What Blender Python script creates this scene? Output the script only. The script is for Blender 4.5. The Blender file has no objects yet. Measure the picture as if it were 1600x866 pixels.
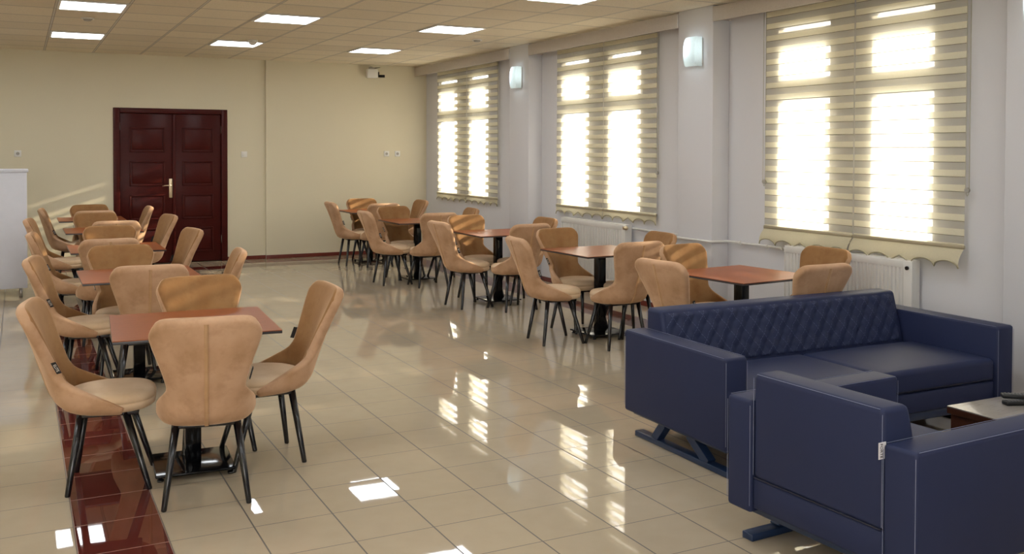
import bpy, bmesh, math, random
from mathutils import Vector, Matrix
random.seed(7)
PI = math.pi
S = bpy.context.scene
COL = S.collection

# ------------------------------------------------------------------ camera, sky, sun, exposure
cam_d = bpy.data.cameras.new('camera'); cam = bpy.data.objects.new('camera', cam_d); COL.objects.link(cam)
YAW, PITCH, ROLL = 0.4727, -0.0203, 0.0030
fw = Vector((math.sin(YAW)*math.cos(PITCH), math.cos(YAW)*math.cos(PITCH), math.sin(PITCH)))
rt = Vector((math.cos(YAW), -math.sin(YAW), 0)); up = rt.cross(fw)
r2 = math.cos(ROLL)*rt + math.sin(ROLL)*up; u2 = -math.sin(ROLL)*rt + math.cos(ROLL)*up
m = Matrix((r2, u2, -fw)).transposed().to_4x4(); m.translation = Vector((0, 0, 1.6094))
cam.matrix_world = m
cam_d.sensor_fit = 'HORIZONTAL'; cam_d.sensor_width = 36.0
cam_d.lens = 1508.07/1600*36.0
cam_d.shift_x = 0.0; cam_d.shift_y = -(433-266.3)/1600
cam_d.clip_start = 0.05; cam_d.clip_end = 200
S.camera = cam
w = bpy.data.worlds.new('sky'); S.world = w; w.use_nodes = True
bgn = w.node_tree.nodes['Background']
bgn.inputs[0].default_value = (1.0, 0.97, 0.92, 1); bgn.inputs[1].default_value = 7.0
sun_d = bpy.data.lights.new('sun', 'SUN'); sun_d.energy = 14; sun_d.angle = math.radians(0.6); sun_d.color = (1, 0.86, 0.62)
sun = bpy.data.objects.new('sun', sun_d); COL.objects.link(sun)
sun.rotation_euler = Vector((-5.0, .85, -1.58)).to_track_quat('-Z', 'Y').to_euler()
sun.location = (12, 2, 6)
S.view_settings.view_transform = 'Standard'; S.view_settings.look = 'None'
S.view_settings.gamma = 1; S.view_settings.use_curve_mapping = False
S.view_settings.exposure = 0.14
PANEL_EMIT = 12.0
S.cycles.use_denoising = True
S.cycles.max_bounces = 10; S.cycles.diffuse_bounces = 5; S.cycles.transparent_max_bounces = 12
S.cycles.sample_clamp_indirect = 6; S.cycles.caustics_reflective = False; S.cycles.caustics_refractive = False

# ------------------------------------------------------------------ material helpers
class NT:
    def __init__(s, name):
        s.m = bpy.data.materials.new(name); s.m.use_nodes = True; s.t = s.m.node_tree
        s.b = s.t.nodes['Principled BSDF']; s.out = s.t.nodes['Material Output']
    def n(s, kind, **kw):
        x = s.t.nodes.new(kind)
        for k, v in kw.items(): setattr(x, k, v)
        return x
    def l(s, a, b): s.t.links.new(a, b)
    def val(s, sock, v):
        if isinstance(v, (int, float)): sock.default_value = v
        elif isinstance(v, (tuple, list)): sock.default_value = v if len(v) == 4 or len(v) == 3 and sock.type == 'VECTOR' else (*v, 1)
        else: s.l(v, sock)
    def math(s, op, a, b=0.0, c=0.0):
        x = s.n('ShaderNodeMath', operation=op)
        s.val(x.inputs[0], a); s.val(x.inputs[1], b); s.val(x.inputs[2], c)
        return x.outputs[0]
    def mix(s, f, a, b):
        x = s.n('ShaderNodeMix', data_type='RGBA')
        s.val(x.inputs[0], f); s.val(x.inputs[6], a); s.val(x.inputs[7], b)
        return x.outputs[2]
    def noise(s, scale, detail=3, vec=None, rough=.5):
        x = s.n('ShaderNodeTexNoise'); x.inputs['Scale'].default_value = scale
        x.inputs['Detail'].default_value = detail; x.inputs['Roughness'].default_value = rough
        if vec is not None: s.l(vec, x.inputs['Vector'])
        return x.outputs['Fac']
    def obj(s): return s.n('ShaderNodeTexCoord').outputs['Object']
    def pos(s): return s.n('ShaderNodeNewGeometry').outputs['Position']
    def sep(s, v):
        x = s.n('ShaderNodeSeparateXYZ'); s.l(v, x.inputs[0]); return x.outputs
    def comb(s, x, y, z):
        c = s.n('ShaderNodeCombineXYZ'); s.val(c.inputs[0], x); s.val(c.inputs[1], y); s.val(c.inputs[2], z); return c.outputs[0]
    def ramp(s, f, pts):
        x = s.n('ShaderNodeValToRGB'); s.l(f, x.inputs[0]); e = x.color_ramp.elements
        while len(e) < len(pts): e.new(.5)
        for q, (p, c) in zip(e, pts): q.position = p; q.color = (*c, 1)
        return x.outputs[0]
    def bump(s, h, strength=.2, dist=.01):
        x = s.n('ShaderNodeBump'); x.inputs['Strength'].default_value = strength; x.inputs['Distance'].default_value = dist
        s.l(h, x.inputs['Height']); s.l(x.outputs[0], s.b.inputs['Normal'])
    def set(s, base=None, rough=None, metal=None, spec=None, sheen=None, coat=None):
        if base is not None: s.val(s.b.inputs['Base Color'], base)
        if rough is not None: s.val(s.b.inputs['Roughness'], rough)
        if metal is not None: s.val(s.b.inputs['Metallic'], metal)
        if spec is not None: s.val(s.b.inputs['Specular IOR Level'], spec)
        if sheen is not None: s.val(s.b.inputs['Sheen Weight'], sheen)
        if coat is not None: s.val(s.b.inputs['Coat Weight'], coat)
        return s.m

def paint(name, c, rough=.6, var=.06, spec=.3):
    t = NT(name); f = t.noise(1.3, 4, t.pos()); f2 = t.noise(60, 2, t.pos())
    c2 = tuple(x*(1-var) for x in c)
    m_ = t.set(t.mix(f, c, c2), rough, spec=spec); t.bump(f2, .12, .002); return m_

def plain(name, c, rough=.5, metal=0, spec=.5, var=.08, scale=12):
    t = NT(name); f = t.noise(scale, 3, t.obj())
    return t.set(t.mix(f, c, tuple(x*(1-var) for x in c)), rough, metal, spec)

M = {}
M['wall_cream'] = paint('wall_cream_paint', (.68, .62, .46))
M['wall_white'] = paint('wall_white_paint', (.68, .68, .71))
M['baseboard'] = paint('dark_red_skirting', (.16, .035, .025), .25, .15)
M['white_metal'] = plain('white_enamel', (.72, .71, .68), .35)
M['white_plastic'] = plain('white_plastic', (.75, .74, .70), .35)
M['grey_plastic'] = plain('grey_plastic', (.38, .36, .32), .5)
M['black_plastic'] = plain('black_plastic', (.006, .006, .007), .5)
M['grey_button'] = plain('grey_button_rubber', (.16, .16, .17), .5)
M['black_metal'] = plain('black_powder_coated_metal', (.006, .006, .008), .22, 0, .6)
M['black_gloss'] = plain('black_gloss_steel', (.004, .004, .005), .10, 0, .25)
M['black_edge'] = plain('dark_table_edge', (.035, .032, .035), .35)
M['brass'] = plain('brushed_brass', (.75, .62, .42), .3, .9)
M['steel'] = plain('brushed_steel', (.62, .60, .56), .3, .9)
M['blue_metal'] = plain('blue_painted_steel', (.012, .028, .075), .35, 0, .5)
M['tag_white'] = plain('white_label_cloth', (.78, .76, .80), .8)
M['tag_ink'] = plain('black_label_ink', (.02, .02, .02), .8)
M['tag_black'] = plain('black_label_cloth', (.008, .007, .007), .6)
M['tag_letters'] = plain('white_label_letters', (.75, .72, .68), .7)
M['cabinet'] = plain('white_cabinet_laminate', (.70, .72, .80), .3)
M['dark_gap'] = plain('dark_underside', (.02, .018, .016), .8)
M['chain'] = plain('blind_chain_plastic', (.42, .40, .30), .4)

def tiles():
    t = NT('glossy_floor_tiles'); x, y, z = t.sep(t.pos()); T = .34274
    u = t.math('DIVIDE', t.math('SUBTRACT', x, 1.228-12*T), T); v = t.math('DIVIDE', t.math('SUBTRACT', y, 5.1667-24*T), T)
    fu, fv = t.math('FRACT', u), t.math('FRACT', v); iu, iv = t.math('FLOOR', u), t.math('FLOOR', v)
    eu = t.math('ABSOLUTE', t.math('SUBTRACT', fu, .5)); ev = t.math('ABSOLUTE', t.math('SUBTRACT', fv, .5))
    gu, gv = t.math('GREATER_THAN', eu, .4905), t.math('GREATER_THAN', ev, .4935)
    grout = t.math('MAXIMUM', gu, gv)
    def eq(a, k): return t.math('COMPARE', a, float(k), .1)
    lim = t.math('LESS_THAN', iv, 48.5)
    r1 = t.math('MULTIPLY', eq(iu, 9), lim)
    r2_ = t.math('MULTIPLY', eq(iu, 23), lim)
    r3 = t.math('MULTIPLY', eq(iv, 48), t.math('MULTIPLY', t.math('GREATER_THAN', iu, 8.5), t.math('LESS_THAN', iu, 23.5)))
    red = t.math('MAXIMUM', t.math('MAXIMUM', r1, r2_), r3)
    wn = t.n('ShaderNodeTexWhiteNoise', noise_dimensions='3D'); t.l(t.comb(iu, iv, 3.3), wn.inputs['Vector'])
    n1 = t.noise(9, 4, t.pos()); n2 = t.noise(140, 2, t.pos())
    beige = t.mix(n1, (.47, .395, .29), (.41, .335, .24))
    beige = t.mix(t.math('MULTIPLY', wn.outputs['Value'], .25), beige, (.42, .35, .26))
    beige = t.mix(t.math('MULTIPLY', n2, .15), beige, (.36, .29, .2))
    redc = t.mix(n1, (.11, .022, .016), (.085, .018, .014))
    base = t.mix(red, beige, redc)
    base = t.mix(grout, base, t.mix(red, (.085, .07, .06), (.28, .2, .16)))
    rough = t.math('ADD', t.math('MULTIPLY', grout, .5), t.math('ADD', .012, t.math('MULTIPLY', n1, .02)))
    t.set(base, rough, spec=.47)
    # every tile lies a touch out of level
    c = wn.outputs['Color']; sx, sy, sz = t.sep(c)
    nv = t.n('ShaderNodeVectorMath', operation='NORMALIZE')
    t.l(t.comb(t.math('MULTIPLY', t.math('SUBTRACT', sx, .5), .006), t.math('MULTIPLY', t.math('SUBTRACT', sy, .5), .006), 1.0), nv.inputs[0])
    b = t.n('ShaderNodeBump'); b.inputs['Strength'].default_value = .02; b.inputs['Distance'].default_value = .003
    t.l(t.noise(7, 2, t.pos()), b.inputs['Height']); t.l(nv.outputs[0], b.inputs['Normal']); t.l(b.outputs[0], t.b.inputs['Normal'])
    return t.m
M['floor'] = tiles()

GX0, GCX, GY0, GCY = .316, .6, 6.86, .635
def ceiling_mat():
    t = NT('suspended_ceiling_tiles'); x, y, z = t.sep(t.pos())
    u = t.math('DIVIDE', t.math('SUBTRACT', x, GX0-20*GCX), GCX); v = t.math('DIVIDE', t.math('SUBTRACT', y, GY0-30*GCY), GCY)
    fu, fv = t.math('FRACT', u), t.math('FRACT', v); iu, iv = t.math('FLOOR', u), t.math('FLOOR', v)
    eu = t.math('ABSOLUTE', t.math('SUBTRACT', fu, .5)); ev = t.math('ABSOLUTE', t.math('SUBTRACT', fv, .5))
    bar = t.math('MAXIMUM', t.math('GREATER_THAN', eu, .482), t.math('GREATER_THAN', ev, .482))
    line = t.math('MAXIMUM', t.math('MULTIPLY', t.math('GREATER_THAN', eu, .478), t.math('LESS_THAN', eu, .484)), t.math('MULTIPLY', t.math('GREATER_THAN', ev, .476), t.math('LESS_THAN', ev, .484)))
    wn = t.n('ShaderNodeTexWhiteNoise', noise_dimensions='3D'); t.l(t.comb(iu, iv, 1.7), wn.inputs['Vector'])
    n = t.noise(130, 3, t.pos(), .7)
    c = t.mix(wn.outputs['Value'], (.80, .72, .56), (.71, .63, .485))
    c = t.mix(t.math('GREATER_THAN', n, .62), c, (.46, .39, .29))
    c = t.mix(bar, c, (.62, .58, .50)); c = t.mix(line, c, (.16, .12, .08))
    m_ = t.set(c, .85, spec=.15); t.bump(n, .3, .004); return m_
M['ceiling'] = ceiling_mat()

def velvet(name, a, b, dark):
    t = NT(name); o = t.obj(); f = t.noise(6, 4, o); g = t.noise(13, 5, o, .65)
    lw = t.n('ShaderNodeLayerWeight'); lw.inputs[0].default_value = .35
    mr = t.n('ShaderNodeMapRange'); t.l(g, mr.inputs[0]); mr.inputs[1].default_value = .48; mr.inputs[2].default_value = .72
    f2 = t.n('ShaderNodeMapRange'); t.l(f, f2.inputs[0]); f2.inputs[1].default_value = .35; f2.inputs[2].default_value = .65
    c = t.mix(f2.outputs[0], a, b); c = t.mix(t.math('MULTIPLY', mr.outputs[0], .38), c, dark)
    m_ = t.set(c, .85, spec=.15, sheen=.5)
    t.b.inputs['Sheen Roughness'].default_value = .4; t.b.inputs['Sheen Tint'].default_value = (1.0, .72, .50, 1)
    t.bump(t.noise(300, 2, o), .15, .002); return m_
M['velvet'] = velvet('tan_velvet', (.53, .335, .21), (.42, .25, .14), (.27, .135, .06))
M['velvet_seam'] = velvet('velvet_welt', (.50, .31, .17), (.44, .26, .13), (.30, .15, .07))
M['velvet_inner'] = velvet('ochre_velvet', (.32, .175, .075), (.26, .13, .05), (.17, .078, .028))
M['velvet_seat'] = velvet('pale_velvet_seat', (.66, .50, .34), (.58, .42, .27), (.50, .35, .21))

def wood(name, a, b, c, rough, scale=1.0):
    t = NT(name); o = t.obj(); mp = t.n('ShaderNodeMapping'); mp.inputs['Scale'].default_value = (1.2*scale, 9*scale, 9*scale)
    t.l(o, mp.inputs[0]); f = t.noise(3, 6, mp.outputs[0], .65); g = t.noise(11, 4, mp.outputs[0], .6)
    col = t.mix(f, a, b); col = t.mix(t.math('MULTIPLY', t.math('GREATER_THAN', g, .6), .5), col, c)
    return t.set(col, rough, spec=.12)
M['table_wood'] = wood('cherry_table_laminate', (.31, .086, .023), (.22, .058, .015), (.14, .034, .009), .33)
M['door_wood'] = wood('dark_mahogany_door', (.068, .010, .008), (.048, .007, .006), (.034, .005, .004), .3)
M['coffee_top'] = wood('grey_brown_table_top', (.26, .24, .22), (.21, .19, .175), (.17, .15, .14), .12)
M['coffee_wood'] = wood('dark_brown_table_side', (.05, .017, .009), (.03, .010, .006), (.018, .006, .004), .35)
M['pelmet_wood'] = wood('pale_grey_pelmet_board', (.60, .56, .52), (.52, .48, .44), (.44, .41, .38), .5, .8)

def leather(name, c):
    t = NT(name); o = t.obj(); f = t.noise(3, 4, o); v = t.n('ShaderNodeTexVoronoi'); v.inputs['Scale'].default_value = 420
    t.l(o, v.inputs['Vector'])
    m_ = t.set(t.mix(f, c, tuple(x*.86 for x in c)), .55, spec=.25); t.bump(v.outputs['Distance'], .12, .001); return m_
M['leather'] = leather('navy_faux_leather', (.021, .029, .078))
M['thread'] = plain('pale_stitching_thread', (.20, .22, .33), .7)
M['seam'] = plain('dark_seam', (.012, .013, .03), .7)

def quilt_mat():
    t = NT('navy_quilted_faux_leather'); x, y, z = t.sep(t.obj())
    a = t.math('DIVIDE', x, .105); b = t.math('DIVIDE', z, .135)
    def d(v): return t.math('ABSOLUTE', t.math('SUBTRACT', t.math('FRACT', t.math('ADD', v, 50.0)), .5))
    p, q = d(t.math('ADD', a, b)), d(t.math('SUBTRACT', a, b))
    dash = t.math('GREATER_THAN', t.math('FRACT', t.math('MULTIPLY', z, 70.0)), .3)
    ln = t.math('MAXIMUM', t.math('GREATER_THAN', p, .485), t.math('GREATER_THAN', q, .485))
    ln = t.math('MULTIPLY', ln, dash)
    c = t.mix(ln, (.020, .028, .072), (.08, .09, .17))
    return t.set(c, .55, spec=.25)
M['quilt'] = quilt_mat()

def emit(name, c, s):
    t = NT(name); e = t.n('ShaderNodeEmission'); e.inputs[0].default_value = (*c, 1); e.inputs[1].default_value = s
    t.l(e.outputs[0], t.out.inputs[0]); return t.m
M['panel'] = emit('led_panel_glow', (.93, .97, 1.0), PANEL_EMIT)

def glass_thin():
    t = NT('window_glass'); tr = t.n('ShaderNodeBsdfTransparent'); gl = t.n('ShaderNodeBsdfGlossy'); gl.inputs['Roughness'].default_value = .02
    mx = t.n('ShaderNodeMixShader'); mx.inputs[0].default_value = .07
    t.l(tr.outputs[0], mx.inputs[1]); t.l(gl.outputs[0], mx.inputs[2]); t.l(mx.outputs[0], t.out.inputs[0]); return t.m
M['glass'] = glass_thin()

def blind_mat(name, period, duty, phase, clear):
    # day and night blind: solid cream bands alternating with sheer bands of fine threads
    t = NT(name); x, y, z = t.sep(t.pos())
    f = t.math('FRACT', t.math('DIVIDE', t.math('ADD', z, phase), period))
    sheer = t.math('LESS_THAN', f, duty)
    th = t.math('FRACT', t.math('DIVIDE', z, .0075)); thread = t.math('LESS_THAN', th, .38)
    edge = t.math('LESS_THAN', t.math('ABSOLUTE', t.math('SUBTRACT', f, duty)), .022)
    opaq = t.math('MAXIMUM', t.math('SUBTRACT', 1.0, sheer), edge)
    cov = t.math('MAXIMUM', opaq, t.math('MAXIMUM', t.math('MULTIPLY', thread, .75), clear))
    wv = t.noise(90, 2, t.pos())
    col = t.mix(sheer, t.mix(wv, (.90, .86, .68), (.84, .79, .60)), (.60, .575, .50)); col = t.mix(edge, col, (.16, .14, .10))
    di = t.n('ShaderNodeBsdfDiffuse'); t.l(col, di.inputs[0])
    tl = t.n('ShaderNodeBsdfTranslucent'); t.l(col, tl.inputs[0])
    m1 = t.n('ShaderNodeMixShader'); t.l(t.math('MULTIPLY', t.math('SUBTRACT', 1.0, edge), .34), m1.inputs[0]); t.l(di.outputs[0], m1.inputs[1]); t.l(tl.outputs[0], m1.inputs[2])
    tr = t.n('ShaderNodeBsdfTransparent'); m2 = t.n('ShaderNodeMixShader')
    t.l(cov, m2.inputs[0]); t.l(tr.outputs[0], m2.inputs[1]); t.l(m1.outputs[0], m2.inputs[2]); t.l(m2.outputs[0], t.out.inputs[0])
    return t.m
M['blind_a'] = blind_mat('cream_zebra_blind', .1015, .52, .035, .40)
M['blind_c'] = blind_mat('cream_zebra_blind_dense', .1015, .52, .035, .72)
M['blind_b'] = blind_mat('cream_zebra_blind_open', .1015, .50, .035, .12)
def cloth_mat(name, c, trans):
    t = NT(name); f = t.noise(80, 2, t.obj()); col = t.mix(f, c, tuple(x*.9 for x in c))
    di = t.n('ShaderNodeBsdfDiffuse'); t.l(col, di.inputs[0]); tl = t.n('ShaderNodeBsdfTranslucent'); t.l(col, tl.inputs[0])
    m1 = t.n('ShaderNodeMixShader'); m1.inputs[0].default_value = trans; t.l(di.outputs[0], m1.inputs[1]); t.l(tl.outputs[0], m1.inputs[2])
    t.l(m1.outputs[0], t.out.inputs[0]); return t.m
M['valance'] = cloth_mat('cream_valance_cloth', (.74, .68, .50), .35)
M['trim'] = plain('olive_braid_trim', (.42, .38, .25), .8)
M['lamp_glass'] = cloth_mat('opal_lamp_glass', (.80, .88, .89), .6)
M['rail'] = plain('champagne_rail', (.50, .45, .32), .3, .4)

# ------------------------------------------------------------------ mesh helpers
def link(name, bm, mat, parent=None, smooth=False, loc=None):
    me = bpy.data.meshes.new(name); bm.normal_update(); bm.to_mesh(me); bm.free()
    for mm in (mat if isinstance(mat, list) else [mat]): me.materials.append(mm)
    if smooth:
        for p in me.polygons: p.use_smooth = True
    o = bpy.data.objects.new(name, me); COL.objects.link(o)
    if parent: o.parent = parent
    if loc: o.location = loc
    return o
def struct(name, bm, mat, parent=None, **k):
    o = link(name, bm, mat, parent, **k)
    if parent is None: o['kind'] = 'structure'
    return o
def thing(name, label, cat, loc=(0, 0, 0), rz=0, group=None):
    o = bpy.data.objects.new(name, None); COL.objects.link(o); o.empty_display_size = .1
    o.location = loc; o.rotation_euler = (0, 0, rz); return tag(o, label, cat, group)
def tag(o, label, cat, group=None):
    o['label'] = label; o['category'] = cat
    if group: o['group'] = group
    return o
def B(bm, x0, x1, y0, y1, z0, z1, bev=0, seg=2, mi=0):
    """axis box with optional rounded edges, added to bm"""
    t = bmesh.new(); r = bmesh.ops.create_cube(t, size=1)
    for v in t.verts: v.co = Vector((x0+(v.co.x+.5)*(x1-x0), y0+(v.co.y+.5)*(y1-y0), z0+(v.co.z+.5)*(z1-z0)))
    if bev: bmesh.ops.bevel(t, geom=list(t.edges), offset=bev, segments=seg, profile=.5, affect='EDGES')
    for f in t.faces: f.material_index = mi; f.smooth = bool(bev)
    add(bm, t); return bm
def add(bm, t, mtx=None):
    if mtx is not None: bmesh.ops.transform(t, matrix=mtx, verts=t.verts)
    me = bpy.data.meshes.new('tmp'); t.to_mesh(me); t.free(); bm.from_mesh(me); bpy.data.meshes.remove(me)
def tube(bm, pts, rad, seg=10, cap=True):
    pts = [Vector(p) for p in pts]; rs = rad if isinstance(rad, (list, tuple)) else [rad]*len(pts)
    rings = []
    for i, p in enumerate(pts):
        d = (pts[min(i+1, len(pts)-1)]-pts[max(i-1, 0)]).normalized()
        a = d.orthogonal() if i == 0 else prev - d*prev.dot(d)
        a.normalize(); prev = a; b = d.cross(a)
        rings.append([bm.verts.new(p+rs[i]*(math.cos(2*PI*k/seg)*a+math.sin(2*PI*k/seg)*b)) for k in range(seg)])
    for i in range(len(rings)-1):
        for k in range(seg):
            f = bm.faces.new((rings[i][k], rings[i][(k+1) % seg], rings[i+1][(k+1) % seg], rings[i+1][k])); f.smooth = True
    if cap: bm.faces.new(rings[0][::-1]); bm.faces.new(rings[-1])
    return bm
def cyl(bm, c, r, h, seg=20, r2=None):
    x, y, z = c; return tube(bm, [(x, y, z), (x, y, z+h)], [r, r if r2 is None else r2], seg)
def bar(bm, p, q, wx, wy, bev=.003):
    """rectangular bar from p to q"""
    p, q = Vector(p), Vector(q); d = q-p; t = bmesh.new(); bmesh.ops.create_cube(t, size=1)
    for v in t.verts: v.co = Vector((v.co.x*wx, v.co.y*wy, v.co.z*d.length))
    if bev: bmesh.ops.bevel(t, geom=list(t.edges), offset=bev, segments=2, profile=.5, affect='EDGES')
    z = d.normalized(); x = Vector((1, 0, 0)) - z*z.x
    if x.length < .1: x = Vector((0, 1, 0)) - z*z.y
    x.normalize(); y = z.cross(x)
    mt = Matrix((x, y, z)).transposed().to_4x4(); mt.translation = (p+q)/2
    add(bm, t, mt); return bm
def NB(): return bmesh.new()
def lerp(a, b, t): return a+(b-a)*t
def interp(tab, x):
    if x <= tab[0][0]: return tab[0][1]
    for (a, fa), (b, fb) in zip(tab, tab[1:]):
        if x <= b: return lerp(fa, fb, (x-a)/(b-a))
    return tab[-1][1]
def bake(o):
    """freeze modifiers into the mesh"""
    dg = bpy.context.evaluated_depsgraph_get(); me = bpy.data.meshes.new_from_object(o.evaluated_get(dg))
    me.name = o.name; o.modifiers.clear(); o.data = me
def lettering(name, body, size, mat, parent, mtx, extrude=.0006):
    c = bpy.data.curves.new(name, 'FONT'); c.body = body; c.size = size; c.extrude = extrude; c.align_x = 'CENTER'; c.align_y = 'CENTER'
    o = bpy.data.objects.new(name, c); COL.objects.link(o)
    me = bpy.data.meshes.new_from_object(o.evaluated_get(bpy.context.evaluated_depsgraph_get())); bpy.data.objects.remove(o)
    me.transform(mtx); me.materials.clear(); me.materials.append(mat)
    o = bpy.data.objects.new(name, me); COL.objects.link(o); o.parent = parent; return o
def dup(root, loc, rz, label=None):
    r = root.copy(); COL.objects.link(r); r.location = loc; r.rotation_euler = (0, 0, rz)
    if label: r['label'] = label
    for ch in list(root.children):
        c = ch.copy(); COL.objects.link(c); c.parent = r
        for g in list(ch.children):
            d = g.copy(); COL.objects.link(d); d.parent = c
    return r

# ------------------------------------------------------------------ the room
XW, XF, YB, HC = 5.79, 5.60, 14.36, 2.934      # window wall, column front, back wall, ceiling
XL, YN = -3.9, -1.7
b = NB(); B(b, XL, XW+.2, YN, YB+.2, -.1, 0); struct('floor', b, M['floor'])
b = NB(); B(b, XL, XW+.2, YN, YB+.2, HC, HC+.1); struct('ceiling', b, M['ceiling'])
b = NB(); B(b, XL, 1.164, YB, YB+.2, 0, HC); B(b, 2.70, XW+.2, YB, YB+.2, 0, HC); B(b, 1.164, 2.70, YB, YB+.2, 2.19, HC)
B(b, 3.25, XW, YB-.035, YB, 0, HC); B(b, 1.16, 2.71, YB+.15, YB+.2, 0, 2.2)
struct('wall_back', b, M['wall_cream'])
b = NB(); B(b, XL-.1, XL, YN, YB+.2, 0, HC); struct('wall_left', b, M['wall_cream'])
NWX = (-3.2, .4); NWZ = (.75, 2.6)      # added window opening behind the camera, lets in fill light for the foreground
b = NB(); B(b, XL, NWX[0], YN-.1, YN, 0, HC); B(b, NWX[1], XW+.2, YN-.1, YN, 0, HC); B(b, *NWX, YN-.1, YN, 0, NWZ[0]); B(b, *NWX, YN-.1, YN, NWZ[1], HC)
struct('wall_near', b, M['wall_white'])
b = NB()
for (p, q) in ((NWX[0], NWX[0]+.05), (NWX[1]-.05, NWX[1]), (-1.43, -1.37)): B(b, p, q, YN-.07, YN-.02, *NWZ, .004)
for (p, q) in ((NWZ[0], NWZ[0]+.05), (NWZ[1]-.05, NWZ[1])): B(b, NWX[0]+.05, NWX[1]-.05, YN-.068, YN-.022, p, q, .004)
nwf = struct('window_4', b, M['white_plastic'])  # frame of the added, unseen window that brightens the near furniture
for (p, q) in ((NWX[0]+.05, -1.43), (-1.37, NWX[1]-.05)):
    b = NB(); B(b, p, q, YN-.048, YN-.042, NWZ[0]+.05, NWZ[1]-.05); struct('pane', b, M['glass'], nwf)
WIN = [(4.68, 6.35), (8.31, 10.02), (11.99, 13.79)]
ZO0, ZO1 = .90, 2.74
b = NB(); y = YN
for (a, c) in WIN:
    B(b, XW, XW+.16, y, a, 0, HC); B(b, XW, XW+.16, a, c, 0, ZO0); B(b, XW, XW+.16, a, c, ZO1, HC); y = c
B(b, XW, XW+.16, y, YB, 0, HC)
for (a, c) in ((6.965, 7.48), (10.51, 11.03), (3.35, 4.05)): B(b, XF, XW+.001, a, c, 0, HC, .006)
struct('wall_right', b, M['wall_white'])
b = NB()
for (a, c) in ((XL, 1.164), (2.70, 3.25)): B(b, a, c, YB-.012, YB, 0, .055, .002)
B(b, 3.25, XW, YB-.047, YB-.035, 0, .055, .002)
struct('baseboard_back', b, M['baseboard'])
b = NB()
for (a, c) in ((4.05, 6.965), (7.48, 10.51), (11.03, YB-.047)): B(b, XW-.012, XW, a, c, 0, .055, .002)
for (a, c) in ((6.965, 7.48), (10.51, 11.03), (3.35, 4.05)): B(b, XF-.012, XF, a, c, 0, .055, .002)
B(b, XW-.012, XW, YN, 3.35, 0, .055, .002)
struct('baseboard_right', b, M['baseboard'])

# windows: white frames with low, upper and slot panes behind the blinds
GL = [((4.75, 5.266), (5.74, 6.275)), ((8.387, 8.93), (9.416, 9.95)), ((12.064, 12.59), (13.13, 13.72))]
ZG = ((.975, 2.042), (2.218, 2.485), (2.626, 2.658))
for i, ((a, c), g) in enumerate(zip(WIN, GL)):
    b = NB(); ys = [a, g[0][0], g[0][1], g[1][0], g[1][1], c]; zs = [ZO0]+[q for p in ZG for q in p]+[ZO1]
    for k in range(0, 5, 2): B(b, XW+.002, XW+.04, ys[k], ys[k+1], ZO0, ZO1, .004)
    for (p, q) in g:
        for k in range(0, 7, 2): B(b, XW+.002, XW+.04, p, q, zs[k], zs[k+1], .004)
    fr = struct('window_%d' % (i+1), b, M['white_plastic'])
    for (p, q) in g:
        for (z0, z1) in ZG:
            b = NB(); B(b, XW+.010, XW+.014, p, q, z0, z1); struct('pane', b, M['glass'], fr)
    b = NB(); B(b, XW-.022, XW, a-.03, c+.03, .880, ZO0, .004); struct('window_sill', b, M['white_plastic'], fr)

# double door
b = NB(); d0, d1, dt = 1.164, 2.70, 2.19
B(b, d0, d0+.085, YB-.02, YB+.13, 0, dt, .006); B(b, d1-.085, d1, YB-.02, YB+.13, 0, dt, .006); B(b, d0+.085, d1-.085, YB-.02, YB+.13, dt-.07, dt, .006)
door = struct('door_1', b, M['door_wood'])
def leaf(x0, x1, left):
    b = NB(); B(b, x0, x1, YB+.015, YB+.055, .01, dt-.075, .003)
    st = .125
    px0, px1 = (x0+.12, x1-.125) if left else (x0+.105, x1-.11)
    for k in range(4):
        z1 = 1.925-k*.475; z0 = z1-.35
        # raised moulding ring and recessed field
        for (q, h, d) in ((0, .0, .013), (.022, .0, .004)):
            pass
        B(b, px0, px1, YB+.002, YB+.016, z1-.02, z1, .004); B(b, px0, px1, YB+.002, YB+.016, z0, z0+.02, .004)
        B(b, px0, px0+.02, YB+.002, YB+.016, z0, z1, .004); B(b, px1-.02, px1, YB+.002, YB+.016, z0, z1, .004)
        B(b, px0+.035, px1-.035, YB+.006, YB+.018, z0+.035, z1-.035, .007)
    o = struct('door_leaf', b, M['door_wood'], door); return o
lf = leaf(1.252, 1.965, True); rl = leaf(1.969, 2.612, False)
b = NB(); B(b, 1.945, 1.985, YB-.004, YB+.016, .01, dt-.08, .005); struct('astragal', b, M['door_wood'], door)
b = NB(); B(b, 1.895, 1.94, YB+.004, YB+.014, .93, 1.20, .006); struct('handle_plate', b, M['brass'], lf)
b = NB(); tube(b, [(1.918, YB+.01, 1.105), (1.918, YB-.035, 1.105), (1.90, YB-.04, 1.107), (1.83, YB-.04, 1.103), (1.80, YB-.035, 1.095)], [.009, .009, .008, .007, .006], 10)
struct('door_handle', b, M['brass'], lf)
for x, z, p in ((1.246, 1.93, lf), (2.618, 1.90, rl), (2.618, .32, rl)):
    b = NB(); cyl(b, (x, YB+.004, z-.055), .008, .11, 10); struct('hinge', b, M['steel'], p)

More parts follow.
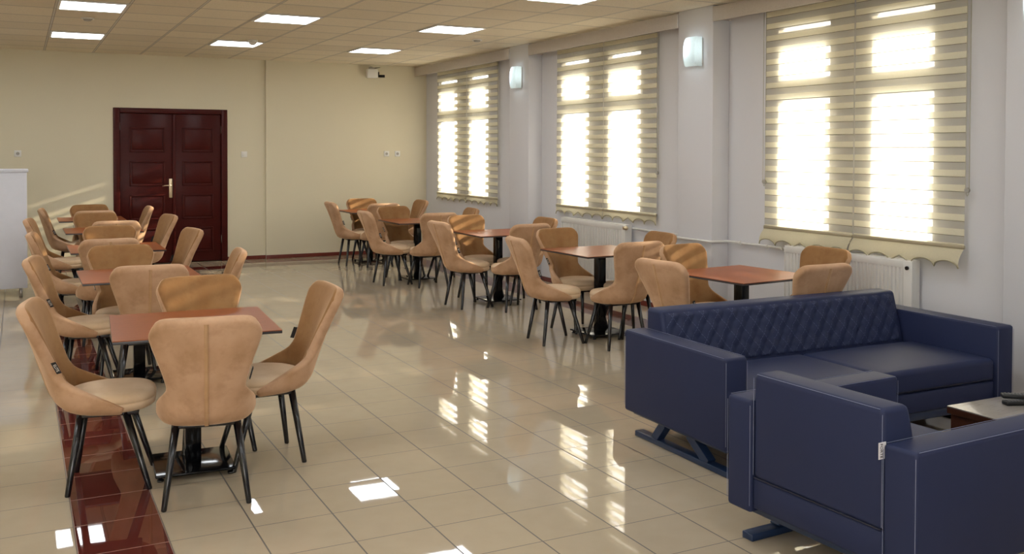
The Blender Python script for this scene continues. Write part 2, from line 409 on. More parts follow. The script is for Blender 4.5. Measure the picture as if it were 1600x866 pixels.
# ------------------------------------------------------------------ ceiling lights
PN = ['nearest the left edge', 'in the middle column', 'in the window-side column']
def ceiling_light(cx, cy, label):
    t = thing('ceiling_light', label, 'ceiling light', (cx, cy, HC), 0, 'square light panels in the ceiling')
    h = GCX/2-.012; hy = GCY/2-.02; b = NB()
    for (x0, x1, y0, y1) in ((-h, h, -hy, -hy+.022), (-h, h, hy-.022, hy), (-h, -h+.022, -hy+.022, hy-.022), (h-.022, h, -hy+.022, hy-.022)):
        B(b, x0, x1, y0, y1, -.012, -.0005)
    link('frame', b, M['white_metal'], t)
    b = NB(); B(b, -h+.022, h-.022, -hy+.022, hy-.022, -.008, -.0005); link('diffuser', b, M['panel'], t)
    return t
xs = [.616, 2.416, 4.216]
names = {0: 'leftmost', 1: 'middle', 2: 'rightmost'}
for j, cy in enumerate((12.257, 9.717)):
    row = ('far row near the back wall', 'second row from the back wall')[j]
    for i, cx in enumerate(xs):
        ceiling_light(cx, cy, 'square white ceiling light panel, %s of the %s' % (names[i], row))
ceiling_light(4.216, 7.177, 'square ceiling light panel cut by the top picture edge near the window wall')
for cy in (7.177,):
    for cx in (.616, 2.416): ceiling_light(cx, cy, 'square ceiling light panel over the room, above the top of the picture')
for cy in (4.637, 2.097, -.443):
    for cx in (-2.984, -1.184, .616, 2.416, 4.216): ceiling_light(cx, cy, 'square ceiling light panel over the room, above the top of the picture')
for cy in (7.177, 9.717, 12.257):
    for cx in (-2.984, -1.184): ceiling_light(cx, cy, 'square ceiling light panel over the room, above the top of the picture')
# ceiling sensors
for (x, y, lb) in ((.63, 10.62, 'small round ceiling detector between the two leftmost light panels'),
                   (4.87, 10.45, 'small round ceiling detector beside the window-side light panels')):
    t = thing('ceiling_detector', lb, 'detector', (x, y, HC), 0, 'round detectors in the ceiling')
    b = NB(); cyl(b, (0, 0, -.012), .062, .011, 28); link('base', b, M['white_plastic'], t)
    b = NB(); cyl(b, (0, 0, -.03), .032, .018, 24, .045); link('grille', b, M['grey_plastic'], t)
t = thing('smoke_detector', 'cream dome smoke detector hanging by the middle far light panel', 'detector', (2.52, 11.8, HC))
b = NB(); cyl(b, (0, 0, -.02), .06, .02, 28); link('base', b, M['white_plastic'], t)
b = NB(); tube(b, [(0, 0, -.02), (0, 0, -.035), (0, 0, -.05), (0, 0, -.06), (0, 0, -.065)], [.05, .048, .038, .022, .004], 24); link('dome', b, M['white_plastic'], t)

# ------------------------------------------------------------------ pelmets and blinds
PEL = [(4.055, 6.96), (7.485, 10.505), (11.035, YB-.04)]
wn_ = ['nearest window', 'middle window', 'farthest window by the back corner']
for i, (a, c) in enumerate(PEL):
    t = thing('pelmet', 'pale grey wood grain pelmet board above the %s' % wn_[i], 'pelmet', (0, 0, 0), 0, 'pelmets above the windows')
    b = NB(); B(b, XF-.012, XF+.006, a, c, 2.782, 2.917, .002); link('front_board', b, M['pelmet_wood'], t)
    for y_ in (a+.01, c-.03):
        b = NB(); B(b, XF+.006, XW-.002, y_, y_+.02, 2.80, 2.915, .002); link('bracket', b, M['pelmet_wood'], t)
BL = [(4.455, 5.435, 'c', 'right'), (5.45, 6.44, 'c', 'left'), (8.03, 9.03, 'a', 'right'), (9.04, 10.07, 'a', 'left'), (11.67, 12.68, 'b', 'right'), (12.70, 13.78, 'b', 'left')]
XB = 5.752
for i, (a, c, kind, side) in enumerate(BL):
    wi = i//2
    t = thing('zebra_blind', 'cream striped blind, %s half of the %s' % (side, wn_[wi]), 'blind', (0, 0, 0), 0, 'striped blinds over the windows')
    b = NB(); n = 30; zb = .965
    v = [[b.verts.new((XB+.0015*math.sin(k*.9+z*5), lerp(a, c, k/n), z)) for z in [lerp(zb, 2.86, q/14) for q in range(15)]] for k in range(n+1)]
    for k in range(n):
        for q in range(14): b.faces.new((v[k][q], v[k][q+1], v[k+1][q+1], v[k+1][q])).smooth = True
    link('fabric', b, M['blind_'+kind], t)
    b = NB(); tube(b, [(XB, a, 2.875), (XB, c, 2.875)], .02, 16); link('roller', b, M['white_plastic'], t)
    b = NB(); B(b, XB-.011, XB+.008, a-.004, c+.004, .945, .972, .005); link('bottom_rail', b, M['rail'], t)
    # scalloped valance below the rail
    big = wi == 0
    def zs(s):
        s = s*5; k = int(min(4, s)); f = s-k
        return (abs(2*f-1) if k == 2 else (1-math.sqrt(max(0, 1-(2*f-1)**2))))
    ztop, zlow, amp = .945, (.815 if big else .858), .048
    def xo(zz):
        # the near pair is pushed into the room by the radiator behind it
        f = (ztop-zz)/.15
        return -.055*math.sin(min(1, f)*PI*.75) if big else -.004*f
    n = 90; b = NB(); rows = 7; v = []
    edge = []
    for k in range(n+1):
        s = k/n; y_ = lerp(a, c, s); z0 = zlow+amp*(1-zs(s))*1.0
        col = []
        for q in range(rows+1):
            z = lerp(ztop, z0, q/rows); col.append(b.verts.new((XB-.004+xo(z), y_, z)))
        v.append(col); edge.append((XB-.008+xo(z0), y_, z0))
    for k in range(n):
        for q in range(rows): b.faces.new((v[k][q], v[k][q+1], v[k+1][q+1], v[k+1][q])).smooth = True
    link('scalloped_valance', b, M['valance'], t)
    b = NB(); tube(b, edge, .0055, 6); link('braid_trim', b, M['trim'], t)
    # pull chain
    if i in (0, 1, 2, 4):
        yc = c-.02 if i == 1 else a-.012; zc = 1.32 if wi == 0 else (1.36 if wi == 1 else 1.40)
        if i == 1: yc = c+.012
        b = NB(); tube(b, [(XB-.012, yc, 2.86), (XB-.012, yc, zc+.03), (XB-.012, yc-.008, zc), (XB-.012, yc-.016, zc-.01), (XB-.012, yc-.024, zc), (XB-.012, yc-.03, zc+.03), (XB-.012, yc-.03, 2.86)], .0022, 6)
        ch = link('pull_chain', b, M['chain'], t)
        b = NB(); tube(b, [(XB-.02, yc-.015, zc+.03), (XB-.004, yc-.015, zc+.03)], .018, 16); link('chain_weight', b, M['grey_plastic'], ch)

# ------------------------------------------------------------------ wall lamps on the columns
def wall_lamp(yc, label):
    t = thing('wall_lamp', label, 'wall lamp', (XF, yc, 2.525), 0, 'glass wall lamps on the columns')
    b = NB(); B(b, -.012, -.0005, -.10, .10, -.12, .12, .004); link('back_plate', b, M['white_metal'], t)
    b = NB(); N_, K = 18, 14; g = []
    for i in range(N_+1):
        row = []
        for k in range(K+1):
            yy = lerp(-1, 1, i/N_); zz = lerp(-1, 1, k/K)
            d = .105*(max(0, 1-((yy+.35)/1.35)**2)**.5)*(max(0, 1-.45*abs(zz)**2.4)**.5)
            hz = .135*(1-.32*max(0, yy)**2.4)
            row.append(b.verts.new((-.016-d, yy*.12, zz*hz)))
        g.append(row)
    for i in range(N_):
        for k in range(K): b.faces.new((g[i][k], g[i+1][k], g[i+1][k+1], g[i][k+1])).smooth = True
    sd = [b.verts.new((-.02, v.co.y, v.co.z)) for v in g[0]]
    for k in range(K): b.faces.new((sd[k], g[0][k], g[0][k+1], sd[k+1]))
    o = link('glass_shade', b, M['lamp_glass'], t)
    b = NB(); B(b, -.022, -.012, -.124, -.119, -.12, .12, .002); link('chrome_clip', b, M['steel'], t)
    b = NB(); bmesh.ops.create_icosphere(b, subdivisions=2, radius=.022, matrix=Matrix.Translation((-.06, .01, .035)))
    link('bulb', b, emit('cool_bulb_glow', (.85, .97, 1.0), 45), t, smooth=True)
    return t
wall_lamp(7.215, 'glowing curved glass wall lamp on the column between the near and middle windows')
wall_lamp(10.78, 'glowing curved glass wall lamp on the farther column between the middle and far windows')
wall_lamp(3.79, 'wall lamp cut off by the right picture edge at the top')

# ------------------------------------------------------------------ radiators and heating pipe
def radiator(y0, y1, label):
    t = thing('radiator', label, 'radiator', (5.72, (y0+y1)/2, 0), 0, 'white panel radiators under the windows')
    L = (y1-y0)/2; z0, z1 = .17, .83; b = NB(); n = int(2*L/.036); pr = []
    for k in range(n):
        ya = -L+.03+k*(2*L-.06)/n; st = (2*L-.06)/n
        pr += [(ya, 0), (ya+st*.25, 0), (ya+st*.38, -.011), (ya+st*.87, -.011)]
    pr.append((L-.03, 0))
    v0 = [b.verts.new((-.025+d, yy, z0+.045)) for yy, d in pr]; v1 = [b.verts.new((-.025+d, yy, z1-.055)) for yy, d in pr]
    for k in range(len(pr)-1): b.faces.new((v0[k], v0[k+1], v1[k+1], v1[k]))
    B(b, -.037, -.0, -L, L, z0, z0+.05, .004); B(b, -.037, 0, -L, L, z1-.06, z1-.006, .004)
    B(b, -.024, 0, -L, L, z0+.01, z1-.01, 0); B(b, .03, .045, -L, L, z0, z1-.01, .003)
    link('panel', b, M['white_metal'], t)
    b = NB()
    for k in range(3): B(b, -.034+k*.028, -.014+k*.028, -L+.01, L-.01, z1-.008, z1+.002, .002)
    link('top_grille', b, M['white_metal'], t)
    for s in (-1, 1):
        b = NB(); B(b, -.036, .045, s*L-.003, s*L+.003, z0+.01, z1, .002)
        if s == -1: B(b, -.042, -.02, -L-.005, -L+.07, z0+.0, z1-.005, .003)
        link('side_cover', b, M['white_metal'], t)
    return t, L
r1, L1 = radiator(4.83, 6.12, 'white ribbed radiator under the nearest window, partly behind the sofa')
b = NB(); tube(b, [(-.042, -L1+.032, .775), (-.055, -L1+.032, .775)], .014, 14); link('valve_plug', b, M['black_metal'], r1)
b = NB(); tube(b, [(.0, L1+.004, .79), (0, L1+.05, .79)], .017, 14); link('valve', b, M['steel'], r1)
r2, L2 = radiator(8.49, 9.84, 'white ribbed radiator under the middle window')
b = NB(); tube(b, [(-.045, -L2-.0, .80), (-.045, -L2-.03, .80), (-.045, -L2-.05, .80)], [.017, .022, .012], 14); tube(b, [(-.03, -L2-.02, .80), (-.075, -L2-.02, .80)], .017, 14)
link('valve', b, M['brass'], r2)
b = NB(); tube(b, [(5.745, 8.44, .795), (5.745, 7.56, .79), (5.74, 7.51, .79), (5.70, 7.503, .79), (5.60, 7.503, .79), (5.578, 7.495, .79), (5.573, 7.46, .79), (5.573, 6.99, .79), (5.578, 6.95, .79), (5.60, 6.941, .79), (5.70, 6.941, .79), (5.74, 6.93, .79), (5.755, 6.88, .79), (5.755, 6.25, .79), (5.73, 6.20, .79)], .0115, 10)
o = link('heating_pipe', b, M['white_metal']); tag(o, 'thin white heating pipe running around the column between two radiators', 'pipe')
b = NB()
for y_ in (8.1, 7.75, 6.40, 6.75): tube(b, [(5.745, y_, .79), (XW-.0005, y_, .79)], .008, 8); tube(b, [(5.747, y_-.008, .79), (5.747, y_+.008, .79)], .017, 12)
link('pipe_clip', b, M['white_plastic'], o)

# ------------------------------------------------------------------ sockets, switch, device on the back wall
def plate(x, z, label, cat, yw, rocker):
    t = thing('wall_socket' if not rocker else 'light_switch', label, cat, (x, yw, z))
    b = NB(); B(b, -.043, .043, -.012, -.0005, -.043, .043, .005); link('cover_plate', b, M['white_plastic'], t)
    b = NB()
    if rocker: B(b, -.024, .024, -.017, -.010, -.026, .026, .003); link('rocker', b, M['white_plastic'], t)
    else:
        tube(b, [(0, -.0115, 0), (0, -.0135, 0)], .022, 20); link('socket_face', b, M['grey_plastic'], t)
        b = NB()
        for s in (-1, 1): tube(b, [(s*.01, -.013, 0), (s*.01, -.0145, 0)], .0035, 8)
        link('pin_hole', b, M['black_plastic'], t)
    return t
plate(-.008, 1.552, 'white wall socket on the back wall above the white cabinet', 'socket', YB, False)
plate(2.94, 1.545, 'white wall switch just right of the double door', 'switch', YB, True)
plate(5.12, 1.557, 'left of two white wall sockets near the back corner', 'socket', YB-.035, False)
plate(5.30, 1.557, 'right of two white wall sockets near the back corner', 'socket', YB-.035, False)
t = thing('surveillance_camera', 'small white device box with black fittings fixed high on the back wall', 'camera', (4.86, YB-.035, 2.80))
b = NB(); B(b, -.085, .085, -.12, -.02, -.075, .06, .012); link('housing', b, M['white_plastic'], t)
b = NB(); tube(b, [(0, -.001, .085), (0, -.06, .085), (0, -.065, .06)], .014, 10); B(b, -.05, .05, -.075, -.055, .058, .088, .004); link('wall_bracket', b, M['grey_plastic'], t)
b = NB(); B(b, .085, .105, -.11, -.05, -.06, .02, .004); tube(b, [(.10, -.09, -.045), (.19, -.12, -.045)], [.02, .022], 14); link('lens_arm', b, M['black_plastic'], t)
b = NB(); tube(b, [(.02, -.065, .075), (.13, -.08, .09)], [.008, .003], 8); link('cable', b, M['black_plastic'], t)

# ------------------------------------------------------------------ white cabinet at the left edge
t = thing('cabinet', 'tall white counter cabinet on metal legs at the left picture edge', 'cabinet', (-.62, 12.0, 0))
b = NB(); B(b, -.70, .70, -.28, .28, .10, 1.36, .004); link('body', b, M['cabinet'], t)
b = NB(); B(b, -.715, .715, -.295, .295, 1.36, 1.39, .004); link('top_board', b, M['cabinet'], t)
for sx in (-1, 1):
    for sy in (-1, 1):
        b = NB(); cyl(b, (sx*.635, sy*.22, 0), .018, .10, 14); link('leg', b, M['steel'], t)

# ------------------------------------------------------------------ the dining chair
def make_chair():
    root = thing('dining_chair', '', 'chair', (0, 0, 0), 0, 'tan velvet chairs around the tables')
    W = [(.36, .115), (.385, .150), (.42, .166), (.50, .168), (.56, .176), (.64, .196), (.72, .222), (.80, .246), (.87, .252)]
    YBk = [(.36, -.13), (.375, -.20), (.40, -.243), (.44, -.268), (.50, -.290), (.60, -.322), (.70, -.352), (.80, -.382), (.88, -.410)]
    CV = [(.36, .02), (.40, .05), (.50, .075), (.60, .062), (.80, .035), (.88, .02)]
    ZJ = .55
    def ztop(s):
        return .805 + .070*(max(0, 1-abs(s)**7))**.40 + .006*(1-s*s)
    def back(s, z): return Vector((s*interp(W, z), interp(YBk, z)+interp(CV, z)*s*s, z))
    TP = [(0, .176), (.12, .190), (.3, .210), (.55, .220), (.8, .220), (1, .207)]   # wing top edge x by r
    TY = [(0, -.245), (.12, -.215), (.3, -.15), (.55, -.065), (.8, .02), (1, .075)]
    TZ = [(0, ZJ), (.12, .53), (.3, .503), (.55, .467), (.8, .430), (1, .398)]
    BX = [(0, .115), (.3, .150), (.55, .165), (.8, .172), (1, .175)]
    BY = [(0, -.11), (.3, -.08), (.55, -.03), (.8, .02), (1, .06)]
    tb = back(1, ZJ); TP[0] = (0, tb.x); TY[0] = (0, tb.y)
    bb = back(1, .36); BX[0] = (0, bb.x); BY[0] = (0, bb.y)
    SB = [-1+2*k/14 for k in range(15)]; WR = [k/9 for k in range(1, 10)]
    VL = [0, .07, .16, .28, .42, .58, .74, .88, 1]
    def low(u, v):     # u: ('b', s) or ('w', sign, r)
        if u[0] == 'b': return back(u[1], lerp(.36, ZJ, v))
        sg, r = u[1], u[2]
        p0 = Vector((interp(BX, r), interp(BY, r), .36)); p1 = Vector((interp(TP, r), interp(TY, r), interp(TZ, r)))
        p = p0.lerp(p1, v)
        q = back(1, lerp(.36, ZJ, v)); q0 = back(1, .36).lerp(back(1, ZJ), v)
        corr = (q-q0)*(1-r)
        bulge = .018*math.sin(PI*min(1, v*1.05))*min(1, r*1.6)
        p = p + corr + Vector((bulge, 0, 0)); p.x *= sg; return p
    cols = [('w', -1, r) for r in reversed(WR)]+[('b', s) for s in SB]+[('w', 1, r) for r in WR]
    b = NB(); dl = b.verts.layers.deform.verify()
    G = [[b.verts.new(low(u, v)) for v in VL] for u in cols]
    for i, u in enumerate(cols):
        wgt = 1.0 if u[0] == 'b' else lerp(.7, .35, u[2])
        for k in range(len(VL)): G[i][k][dl][0] = wgt*(.6+.4*VL[k])
    for i in range(len(cols)-1):
        for k in range(len(VL)-1): b.faces.new((G[i][k], G[i+1][k], G[i+1][k+1], G[i][k+1]))
    ib = [i for i, u in enumerate(cols) if u[0] == 'b']; NU = 11; Q = {}
    for i in ib:
        Q[i] = [G[i][-1]]
        for k in range(1, NU+1):
            s = cols[i][1]; z = lerp(ZJ, ztop(s), k/NU); vv = b.verts.new(back(s, z)); vv[dl][0] = 1.0; Q[i].append(vv)
    for i in ib[:-1]:
        for k in range(NU): b.faces.new((Q[i][k], Q[i+1][k], Q[i+1][k+1], Q[i][k+1]))
    bmesh.ops.recalc_face_normals(b, faces=b.faces)
    # normals towards the rear/outside
    fz = sum((f.normal.y for f in b.faces))
    if fz > 0: bmesh.ops.reverse_faces(b, faces=b.faces)
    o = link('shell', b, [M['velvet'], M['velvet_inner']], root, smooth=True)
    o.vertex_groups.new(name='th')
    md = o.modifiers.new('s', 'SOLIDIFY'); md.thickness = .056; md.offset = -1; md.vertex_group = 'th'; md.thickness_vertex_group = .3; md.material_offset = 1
    md = o.modifiers.new('u', 'SUBSURF'); md.levels = 1; md.render_levels = 1
    bake(o)
    for p in o.data.polygons: p.use_smooth = True
    # welt seam down the outside of the back
    b = NB(); pts = [back(0, z)+Vector((0, -.0015, 0)) for z in [.375, .40, .45, .5, .55, .6, .65, .7, .75, .8, .84, .865]]
    pts = [Vector((0, p.y, p.z)) for p in pts]
    def strip(bm, x0, x1, d):
        vs = [[bm.verts.new((x, p.y-(d if 0 < j < 3 else -.003), p.z)) for j, x in enumerate((x0-.002, x0, x1, x1+.002))] for p in pts]
        for i in range(len(vs)-1):
            for j in range(3): bm.faces.new((vs[i][j], vs[i][j+1], vs[i+1][j+1], vs[i+1][j])).smooth = True
    strip(b, -.007, .008, .005)
    link('back_seam', b, M['velvet_seam'], root)
    # seat cushion: padded top over a welted rim
    b = NB(); n = 40
    def outl(a):
        c, s_ = math.cos(a), math.sin(a); e = 2/2.5
        x = .207*math.copysign(abs(c)**e, c); y_ = .205*math.copysign(abs(s_)**e, s_)
        if s_ < 0: x *= 1-.22*abs(s_)**1.5
        return x, y_-.0
    prof = [(.372, .70), (.374, .90), (.385, .97), (.402, .99), (.412, .985), (.4145, .968), (.417, .985), (.430, .995), (.446, .97), (.457, .90), (.463, .75), (.466, .5), (.467, .25)]
    rings = [[b.verts.new((outl(2*PI*k/n)[0]*s, outl(2*PI*k/n)[1]*s, z)) for k in range(n)] for z, s in prof]
    for i in range(len(rings)-1):
        for k in range(n): b.faces.new((rings[i][k], rings[i][(k+1) % n], rings[i+1][(k+1) % n], rings[i+1][k])).smooth = True
    b.faces.new(rings[0][::-1]); b.faces.new(rings[-1]).smooth = True
    link('seat', b, M['velvet_seat'], root)
    b = NB(); B(b, -.15, .15, -.14, .13, .352, .373, .004); link('under_frame', b, M['black_metal'], root)
    for sx in (-1, 1):
        for (ya, yb_) in ((.07, .178), (-.125, -.178)):
            b = NB(); tube(b, [(sx*.132, ya, .37), (sx*.183, yb_, .004), (sx*.1835, yb_, 0)], [.0185, .0125, .011], 14); link('leg', b, M['black_metal'], root)
    # woven maker's tag standing out of the side seam
    b = NB(); c0 = back(1, .575)+Vector((.005, .030, 0)); c1 = back(1, .63)+Vector((.005, .030, 0))
    d = (c1-c0); nrm = Vector((0, 1, .3)).normalized()
    def tagm(p, q, wd, th, mat, nm, par):
        bm = NB(); a = Vector((-.0, 1, .25)).normalized()*wd; tx = Vector((1, 0, 0))*th
        vs = [bm.verts.new(x) for x in (p, q, q+a, p+a, p+tx, q+tx, q+a+tx, p+a+tx)]
        for f in ((0, 1, 2, 3), (7, 6, 5, 4), (0, 4, 5, 1), (1, 5, 6, 2), (2, 6, 7, 3), (3, 7, 4, 0)): bm.faces.new([vs[i] for i in f])
        bmesh.ops.recalc_face_normals(bm, faces=bm.faces); return link(nm, bm, mat, par)
    tg = tagm(c0, c1, .021, .003, M['tag_black'], 'fabric_tag', root)
    xa = -(c1-c0).normalized(); za = Vector((1, 0, 0)); ya_ = za.cross(xa).normalized(); za = xa.cross(ya_)
    mt = Matrix((xa, ya_, za)).transposed().to_4x4(); mt.translation = (c0+c1)/2+Vector((0, 1, .25)).normalized()*.0105+Vector((.0040, 0, 0))
    lettering('tag_lettering', 'ELITE', .017, M['tag_letters'], tg, mt)
    return root
chair0 = make_chair()

# ------------------------------------------------------------------ the bistro table
def make_table():
    root = thing('dining_table', '', 'table', (0, 0, 0), 0, 'square tables on black pedestals')
    b = NB(); B(b, -.381, .381, -.381, .381, .7335, .737); link('tabletop', b, M['table_wood'], root)
    b = NB(); B(b, -.3815, .3815, -.3815, .3815, .721, .7334, .001); link('edge_core', b, M['black_edge'], root)
    b = NB(); B(b, -.15, .15, -.15, .15, .709, .721, .003); B(b, -.038, .038, -.038, .038, .035, .711, .003); link('pedestal', b, M['black_gloss'], root)
    b = NB(); t_ = bmesh.new(); B(b, -.19, .19, -.19, .19, .022, .036, .006, 3); link('base_plate', b, M['black_gloss'], root)
    for sx in (-1, 1):
        for sy in (-1, 1):
            b = NB(); cyl(b, (sx*.165, sy*.165, 0), .016, .010, 14); cyl(b, (sx*.165, sy*.165, .010), .009, .013, 10); link('levelling_foot', b, M['black_metal'], root)
    return root
table0 = make_table()

D = math.radians
order = ['nearest', 'second', 'third', 'fourth', 'farthest']
TL = [(.765, 4.985, -3.5), (.735, 7.10, 0), (.755, 9.12, 0), (.80, 11.20, 0), (.80, 13.03, 0)]
TR = [(4.52, 5.29, 6), (4.46, 7.05, 2), (4.49, 9.10, 0), (4.35, 11.05, 0), (4.45, 13.15, 0)]
used = []
def put(proto, loc, rz, label):
    if proto in used: o = dup(proto, loc, rz, label)
    else:
        used.append(proto); o = proto; o.location = loc; o.rotation_euler = (0, 0, rz); o['label'] = label
    return o
ptables = []
for row, tabs in (('left', TL), ('window', TR)):
    for k, (x, y, a) in enumerate(tabs):
        x, y = x*1.016, y*1.016
        put(table0, (x, y, 0), D(a), 'square cherry wood table on a black pedestal, %s of the %s row' % (order[k], 'left' if row == 'left' else 'window-side'))
# (x, y, heading in degrees, row, table index, side)
CH = [
 (0.775, 4.64, -9.6, 'l', 0, 'near'), (0.396, 5.035, -99, 'l', 0, 'left'), (1.124, 5.07, 90, 'l', 0, 'right'), (0.926, 5.36, 182, 'l', 0, 'far'),
 (0.745, 6.73, -3, 'l', 1, 'near'), (0.428, 7.12, -100, 'l', 1, 'left'), (1.071, 7.16, 84, 'l', 1, 'right'), (0.682, 7.46, 180, 'l', 1, 'far'),
 (0.635, 8.76, 3, 'l', 2, 'near'), (0.454, 9.25, -95, 'l', 2, 'left'), (1.075, 9.15, 100, 'l', 2, 'right'), (0.763, 9.5, 180, 'l', 2, 'far'),
 (0.875, 10.84, 0, 'l', 3, 'near'), (0.443, 11.15, -97, 'l', 3, 'left'), (1.148, 11.25, 100, 'l', 3, 'right'), (0.777, 11.6, 180, 'l', 3, 'far'),
 (0.8, 12.68, 0, 'l', 4, 'near'), (0.607, 13.05, -92, 'l', 4, 'left'), (1.123, 13.05, 90, 'l', 4, 'right'), (0.82, 13.38, 180, 'l', 4, 'far'),
 (4.595, 4.93, 0, 'r', 0, 'near'), (4.12, 5.28, -82, 'r', 0, 'left'), (5.054, 5.36, 91, 'r', 0, 'right'), (4.622, 5.7, 188, 'r', 0, 'far'),
 (4.397, 6.7, 0, 'r', 1, 'near'), (4.037, 7.08, -97, 'r', 1, 'left'), (4.739, 7.05, 86, 'r', 1, 'right'), (4.505, 7.46, 188, 'r', 1, 'far'),
 (4.465, 8.72, 5, 'r', 2, 'near'), (4.145, 9.08, -86, 'r', 2, 'left'), (4.72, 9.1, 90, 'r', 2, 'right'), (4.473, 9.48, 185, 'r', 2, 'far'),
 (4.331, 10.66, 0, 'r', 3, 'near'), (4.018, 11.02, -90, 'r', 3, 'left'), (4.718, 11.05, 84, 'r', 3, 'right'), (4.337, 11.42, 187, 'r', 3, 'far'),
 (4.42, 12.8, 0, 'r', 4, 'near'), (4.222, 13.13, -90, 'r', 4, 'left'), (4.88, 13.13, 90, 'r', 4, 'right'), (4.544, 13.5, 178, 'r', 4, 'far'),
]
for (x, y, a, row, k, side) in CH:
    rn = 'left' if row == 'l' else 'window-side'
    if side == 'near': lb = 'velvet chair, back to camera, before the %s table of the %s row' % (order[k], rn)
    elif side == 'far': lb = 'velvet chair facing the camera behind the %s table of the %s row' % (order[k], rn)
    elif side == 'left': lb = 'velvet chair facing right, left of the %s table of the %s row' % (order[k], rn)
    else: lb = 'velvet chair facing left, right of the %s table of the %s row' % (order[k], rn)
    put(chair0, (x, y, 0), D(a), lb)

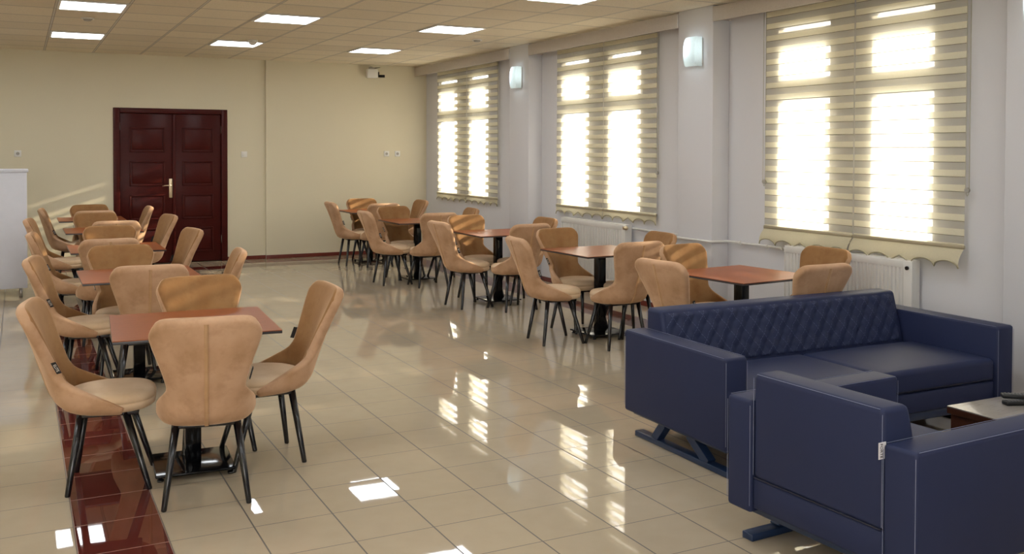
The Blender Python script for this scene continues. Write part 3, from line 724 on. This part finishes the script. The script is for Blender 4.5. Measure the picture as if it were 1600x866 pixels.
# ------------------------------------------------------------------ sofa and armchair (local: width along x, seat faces -y, rear at y = depth)
def padded(x0, x1, y0, y1, z0, z1, r=.018, crown=0):
    b = NB(); B(b, x0, x1, y0, y1, z0, z1, r, 4); return b
def prism_back(x0, x1, yf0, yf1, yr, z0, z1, r=.02):
    """slab whose front face leans back: yf0 at the bottom, yf1 at the top"""
    t = bmesh.new(); bmesh.ops.create_cube(t, size=1)
    for v in t.verts:
        top = v.co.z > 0; y_ = yr if v.co.y > 0 else (yf1 if top else yf0)
        v.co = Vector((x0 if v.co.x < 0 else x1, y_, z1 if top else z0))
    bmesh.ops.bevel(t, geom=list(t.edges), offset=r, segments=4, profile=.5, affect='EDGES')
    for f in t.faces: f.smooth = True
    return t
def seam_line(bm, pts, r=.0011): tube(bm, pts, r, 5, False)
def make_seating(name, label, cat, loc, rz, W_, seats, quilt):
    root = thing(name, label, cat, loc, rz); Dp, AT, ZA, ZB, zb = .89, .14, .60, .715, .14
    xi0, xi1 = AT, W_-AT
    for s, (x0, x1) in enumerate(((0, AT-.003), (W_-AT+.003, W_))):
        arm = link('armrest', padded(x0, x1, 0, Dp, zb, ZA, .016), M['leather'], root)
        b = NB()
        for xx in (x0+.003, x1-.003):
            seam_line(b, [(xx, .017, ZA-.0005), (xx, Dp-.017, ZA-.0005)])
            seam_line(b, [(xx, -.0003, zb+.03), (xx, -.0003, ZA-.02)]); seam_line(b, [(xx, Dp+.0003, zb+.03), (xx, Dp+.0003, ZA-.02)])
        link('stitching', b, M['thread'], arm)
    link('seat_base', padded(xi0, xi1, .02, Dp-.03, .17, .285, .012), M['leather'], root)
    b = NB(); B(b, .03, W_-.03, .03, Dp-.05, .125, .17, .004); link('underside_board', b, M['blue_metal'], root)
    sw = (xi1-xi0)/seats
    for k in range(seats):
        x0, x1 = xi0+k*sw+.002, xi0+(k+1)*sw-.002
        b = NB(); t = bmesh.new(); B(t, x0, x1, .012, .62, .285, .415, .028, 5)
        bmesh.ops.subdivide_edges(t, edges=[e for e in t.edges if e.calc_length() > .3], cuts=8, use_grid_fill=True)
        for v in t.verts:
            fx = (v.co.x-x0)/(x1-x0); fy = (v.co.y-.012)/.608
            if v.co.z > .38: v.co.z += .012*math.sin(PI*fx)**.6*math.sin(PI*min(1, max(0, fy)))**.6 if 0 < fx < 1 and 0 < fy < 1 else 0
        for f in t.faces: f.smooth = True
        add(b, t); cu = link('seat_cushion', b, M['leather'], root)
        b = NB(); seam_line(b, [(x0+.02, .0115, .302), (x1-.02, .0115, .302)], .0022); link('piping', b, M['seam'], cu)
    bk = link('backrest', prism_back(xi0+.002, xi1-.002, Dp-.26, Dp-.145, Dp-.008, .285, ZB, .022), M['leather'], root)
    b = NB(); B(b, xi0, xi1, Dp-.06, Dp-.012, .16, .285, .01); link('rear_apron', b, M['leather'], root)
    if quilt:
        # puffed diamond quilting on the front of the backrest
        b = NB(); nx, nz = int((xi1-xi0-.06)/.011), 44; z0, z1 = .41, ZB-.018; g = []
        for i in range(nx+1):
            col = []
            for k in range(nz+1):
                x = lerp(xi0+.028, xi1-.028, i/nx); z = lerp(z0, z1, k/nz)
                yf = lerp(Dp-.26, Dp-.145, (z-.285)/(ZB-.285))
                a_, b_ = x/.105+z/.135, x/.105-z/.135
                h = (abs(math.sin(PI*(a_-.5)))*abs(math.sin(PI*(b_-.5))))**.45
                e = min(1, i/2, (nx-i)/2, k/2, (nz-k)/2)
                col.append(b.verts.new((x, yf-.002-.013*h*e, z)))
            g.append(col)
        for i in range(nx):
            for k in range(nz): b.faces.new((g[i][k], g[i+1][k], g[i+1][k+1], g[i][k+1])).smooth = True
        bmesh.ops.recalc_face_normals(b, faces=b.faces)
        link('quilted_panel', b, M['quilt'], bk)
    b = NB()
    for xx in (xi0+.006, xi1-.006):
        seam_line(b, [(xx, Dp-.0075, .30), (xx, Dp-.0075, ZB-.02)])
    seam_line(b, [(xi0+.02, Dp-.012, ZB-.004), (xi1-.02, Dp-.012, ZB-.004)])
    link('back_stitching', b, M['thread'], bk)
    b = NB(); seam_line(b, [(xi0+.01, Dp-.009, .29), (xi1-.01, Dp-.009, .29)], .003); link('back_piping', b, M['seam'], bk)
    # sled feet: floor rail with two slanted struts
    for x in (.07, W_-.07):
        b = NB(); B(b, x-.03, x+.03, .02, Dp-.05, 0, .030, .004)
        ft = link('sled_foot', b, M['blue_metal'], root)
        for p_, q_ in (((x, Dp-.22, .022), (x, Dp-.31, .13)), ((x, .20, .022), (x, .36, .13))):
            b = NB(); bar(b, p_, q_, .05, .05); link('strut', b, M['blue_metal'], ft)
    return root
sofa = make_seating('sofa', 'dark navy sofa with a diamond quilted backrest below the nearest window', 'sofa', (3.05, 3.68, 0), D(-.5), 2.115, 2, True)
ach = make_seating('armchair', 'navy faux leather armchair seen from behind in the right foreground', 'armchair', (3.555, 2.275, 0), D(92.5), .92, 1, False)
# white maker label in the armchair's back seam
t = NB(); Dp = .89
lab = link('sewn_label', B(NB(), .1365, .139, Dp-.016, Dp+.020, .545, .603, 0), M['tag_white'], ach)

mt = Matrix(((0, 0, -1, .1362), (0, -1, 0, Dp+.008), (-1, 0, 0, .574), (0, 0, 0, 1)))
lettering('label_lettering', 'FORTE', .017, M['tag_ink'], lab, mt, .0003)

# ------------------------------------------------------------------ coffee table with two remote controls
t = thing('coffee_table', 'low brown coffee table with a pale glossy top behind the armchair', 'coffee table', (3.87, 2.33, 0))
b = NB(); B(b, 0, .95, 0, .75, .415, .420, .001); link('tabletop', b, [M['coffee_top']], t)
b = NB(); B(b, .0, .95, .0, .75, .385, .4148, .002); link('edge_band', b, M['coffee_wood'], t)
b = NB(); B(b, .012, .938, .012, .738, .26, .385, .003); link('apron', b, M['coffee_wood'], t)
for x in (.03, .87):
    for y_ in (.03, .67):
        b = NB(); B(b, x, x+.05, y_, y_+.05, 0, .26, .003); link('leg', b, M['coffee_wood'], t)
def remote(label, loc, rz, tilt=0):
    t = thing('remote_control', label, 'remote control', loc, rz, 'remote controls on the coffee table'); t.rotation_euler = (0, tilt, rz)
    b = NB(); B(b, -.10, .10, -.023, .023, 0, .020, .006, 3); link('body', b, M['black_plastic'], t)
    b = NB()
    for i in range(11):
        for j in range(3): B(b, -.085+i*.0155, -.077+i*.0155, -.015+j*.0115, -.0085+j*.0115, .0195, .0222, .001)
    link('buttons', b, M['grey_button'], t)
    return t
remote('black remote control lying flat on the coffee table under the other one', (4.215, 2.93, .4202), D(-22))
remote('black remote control with grey buttons lying across the other remote', (4.235, 2.945, .4425), D(-38), 0)
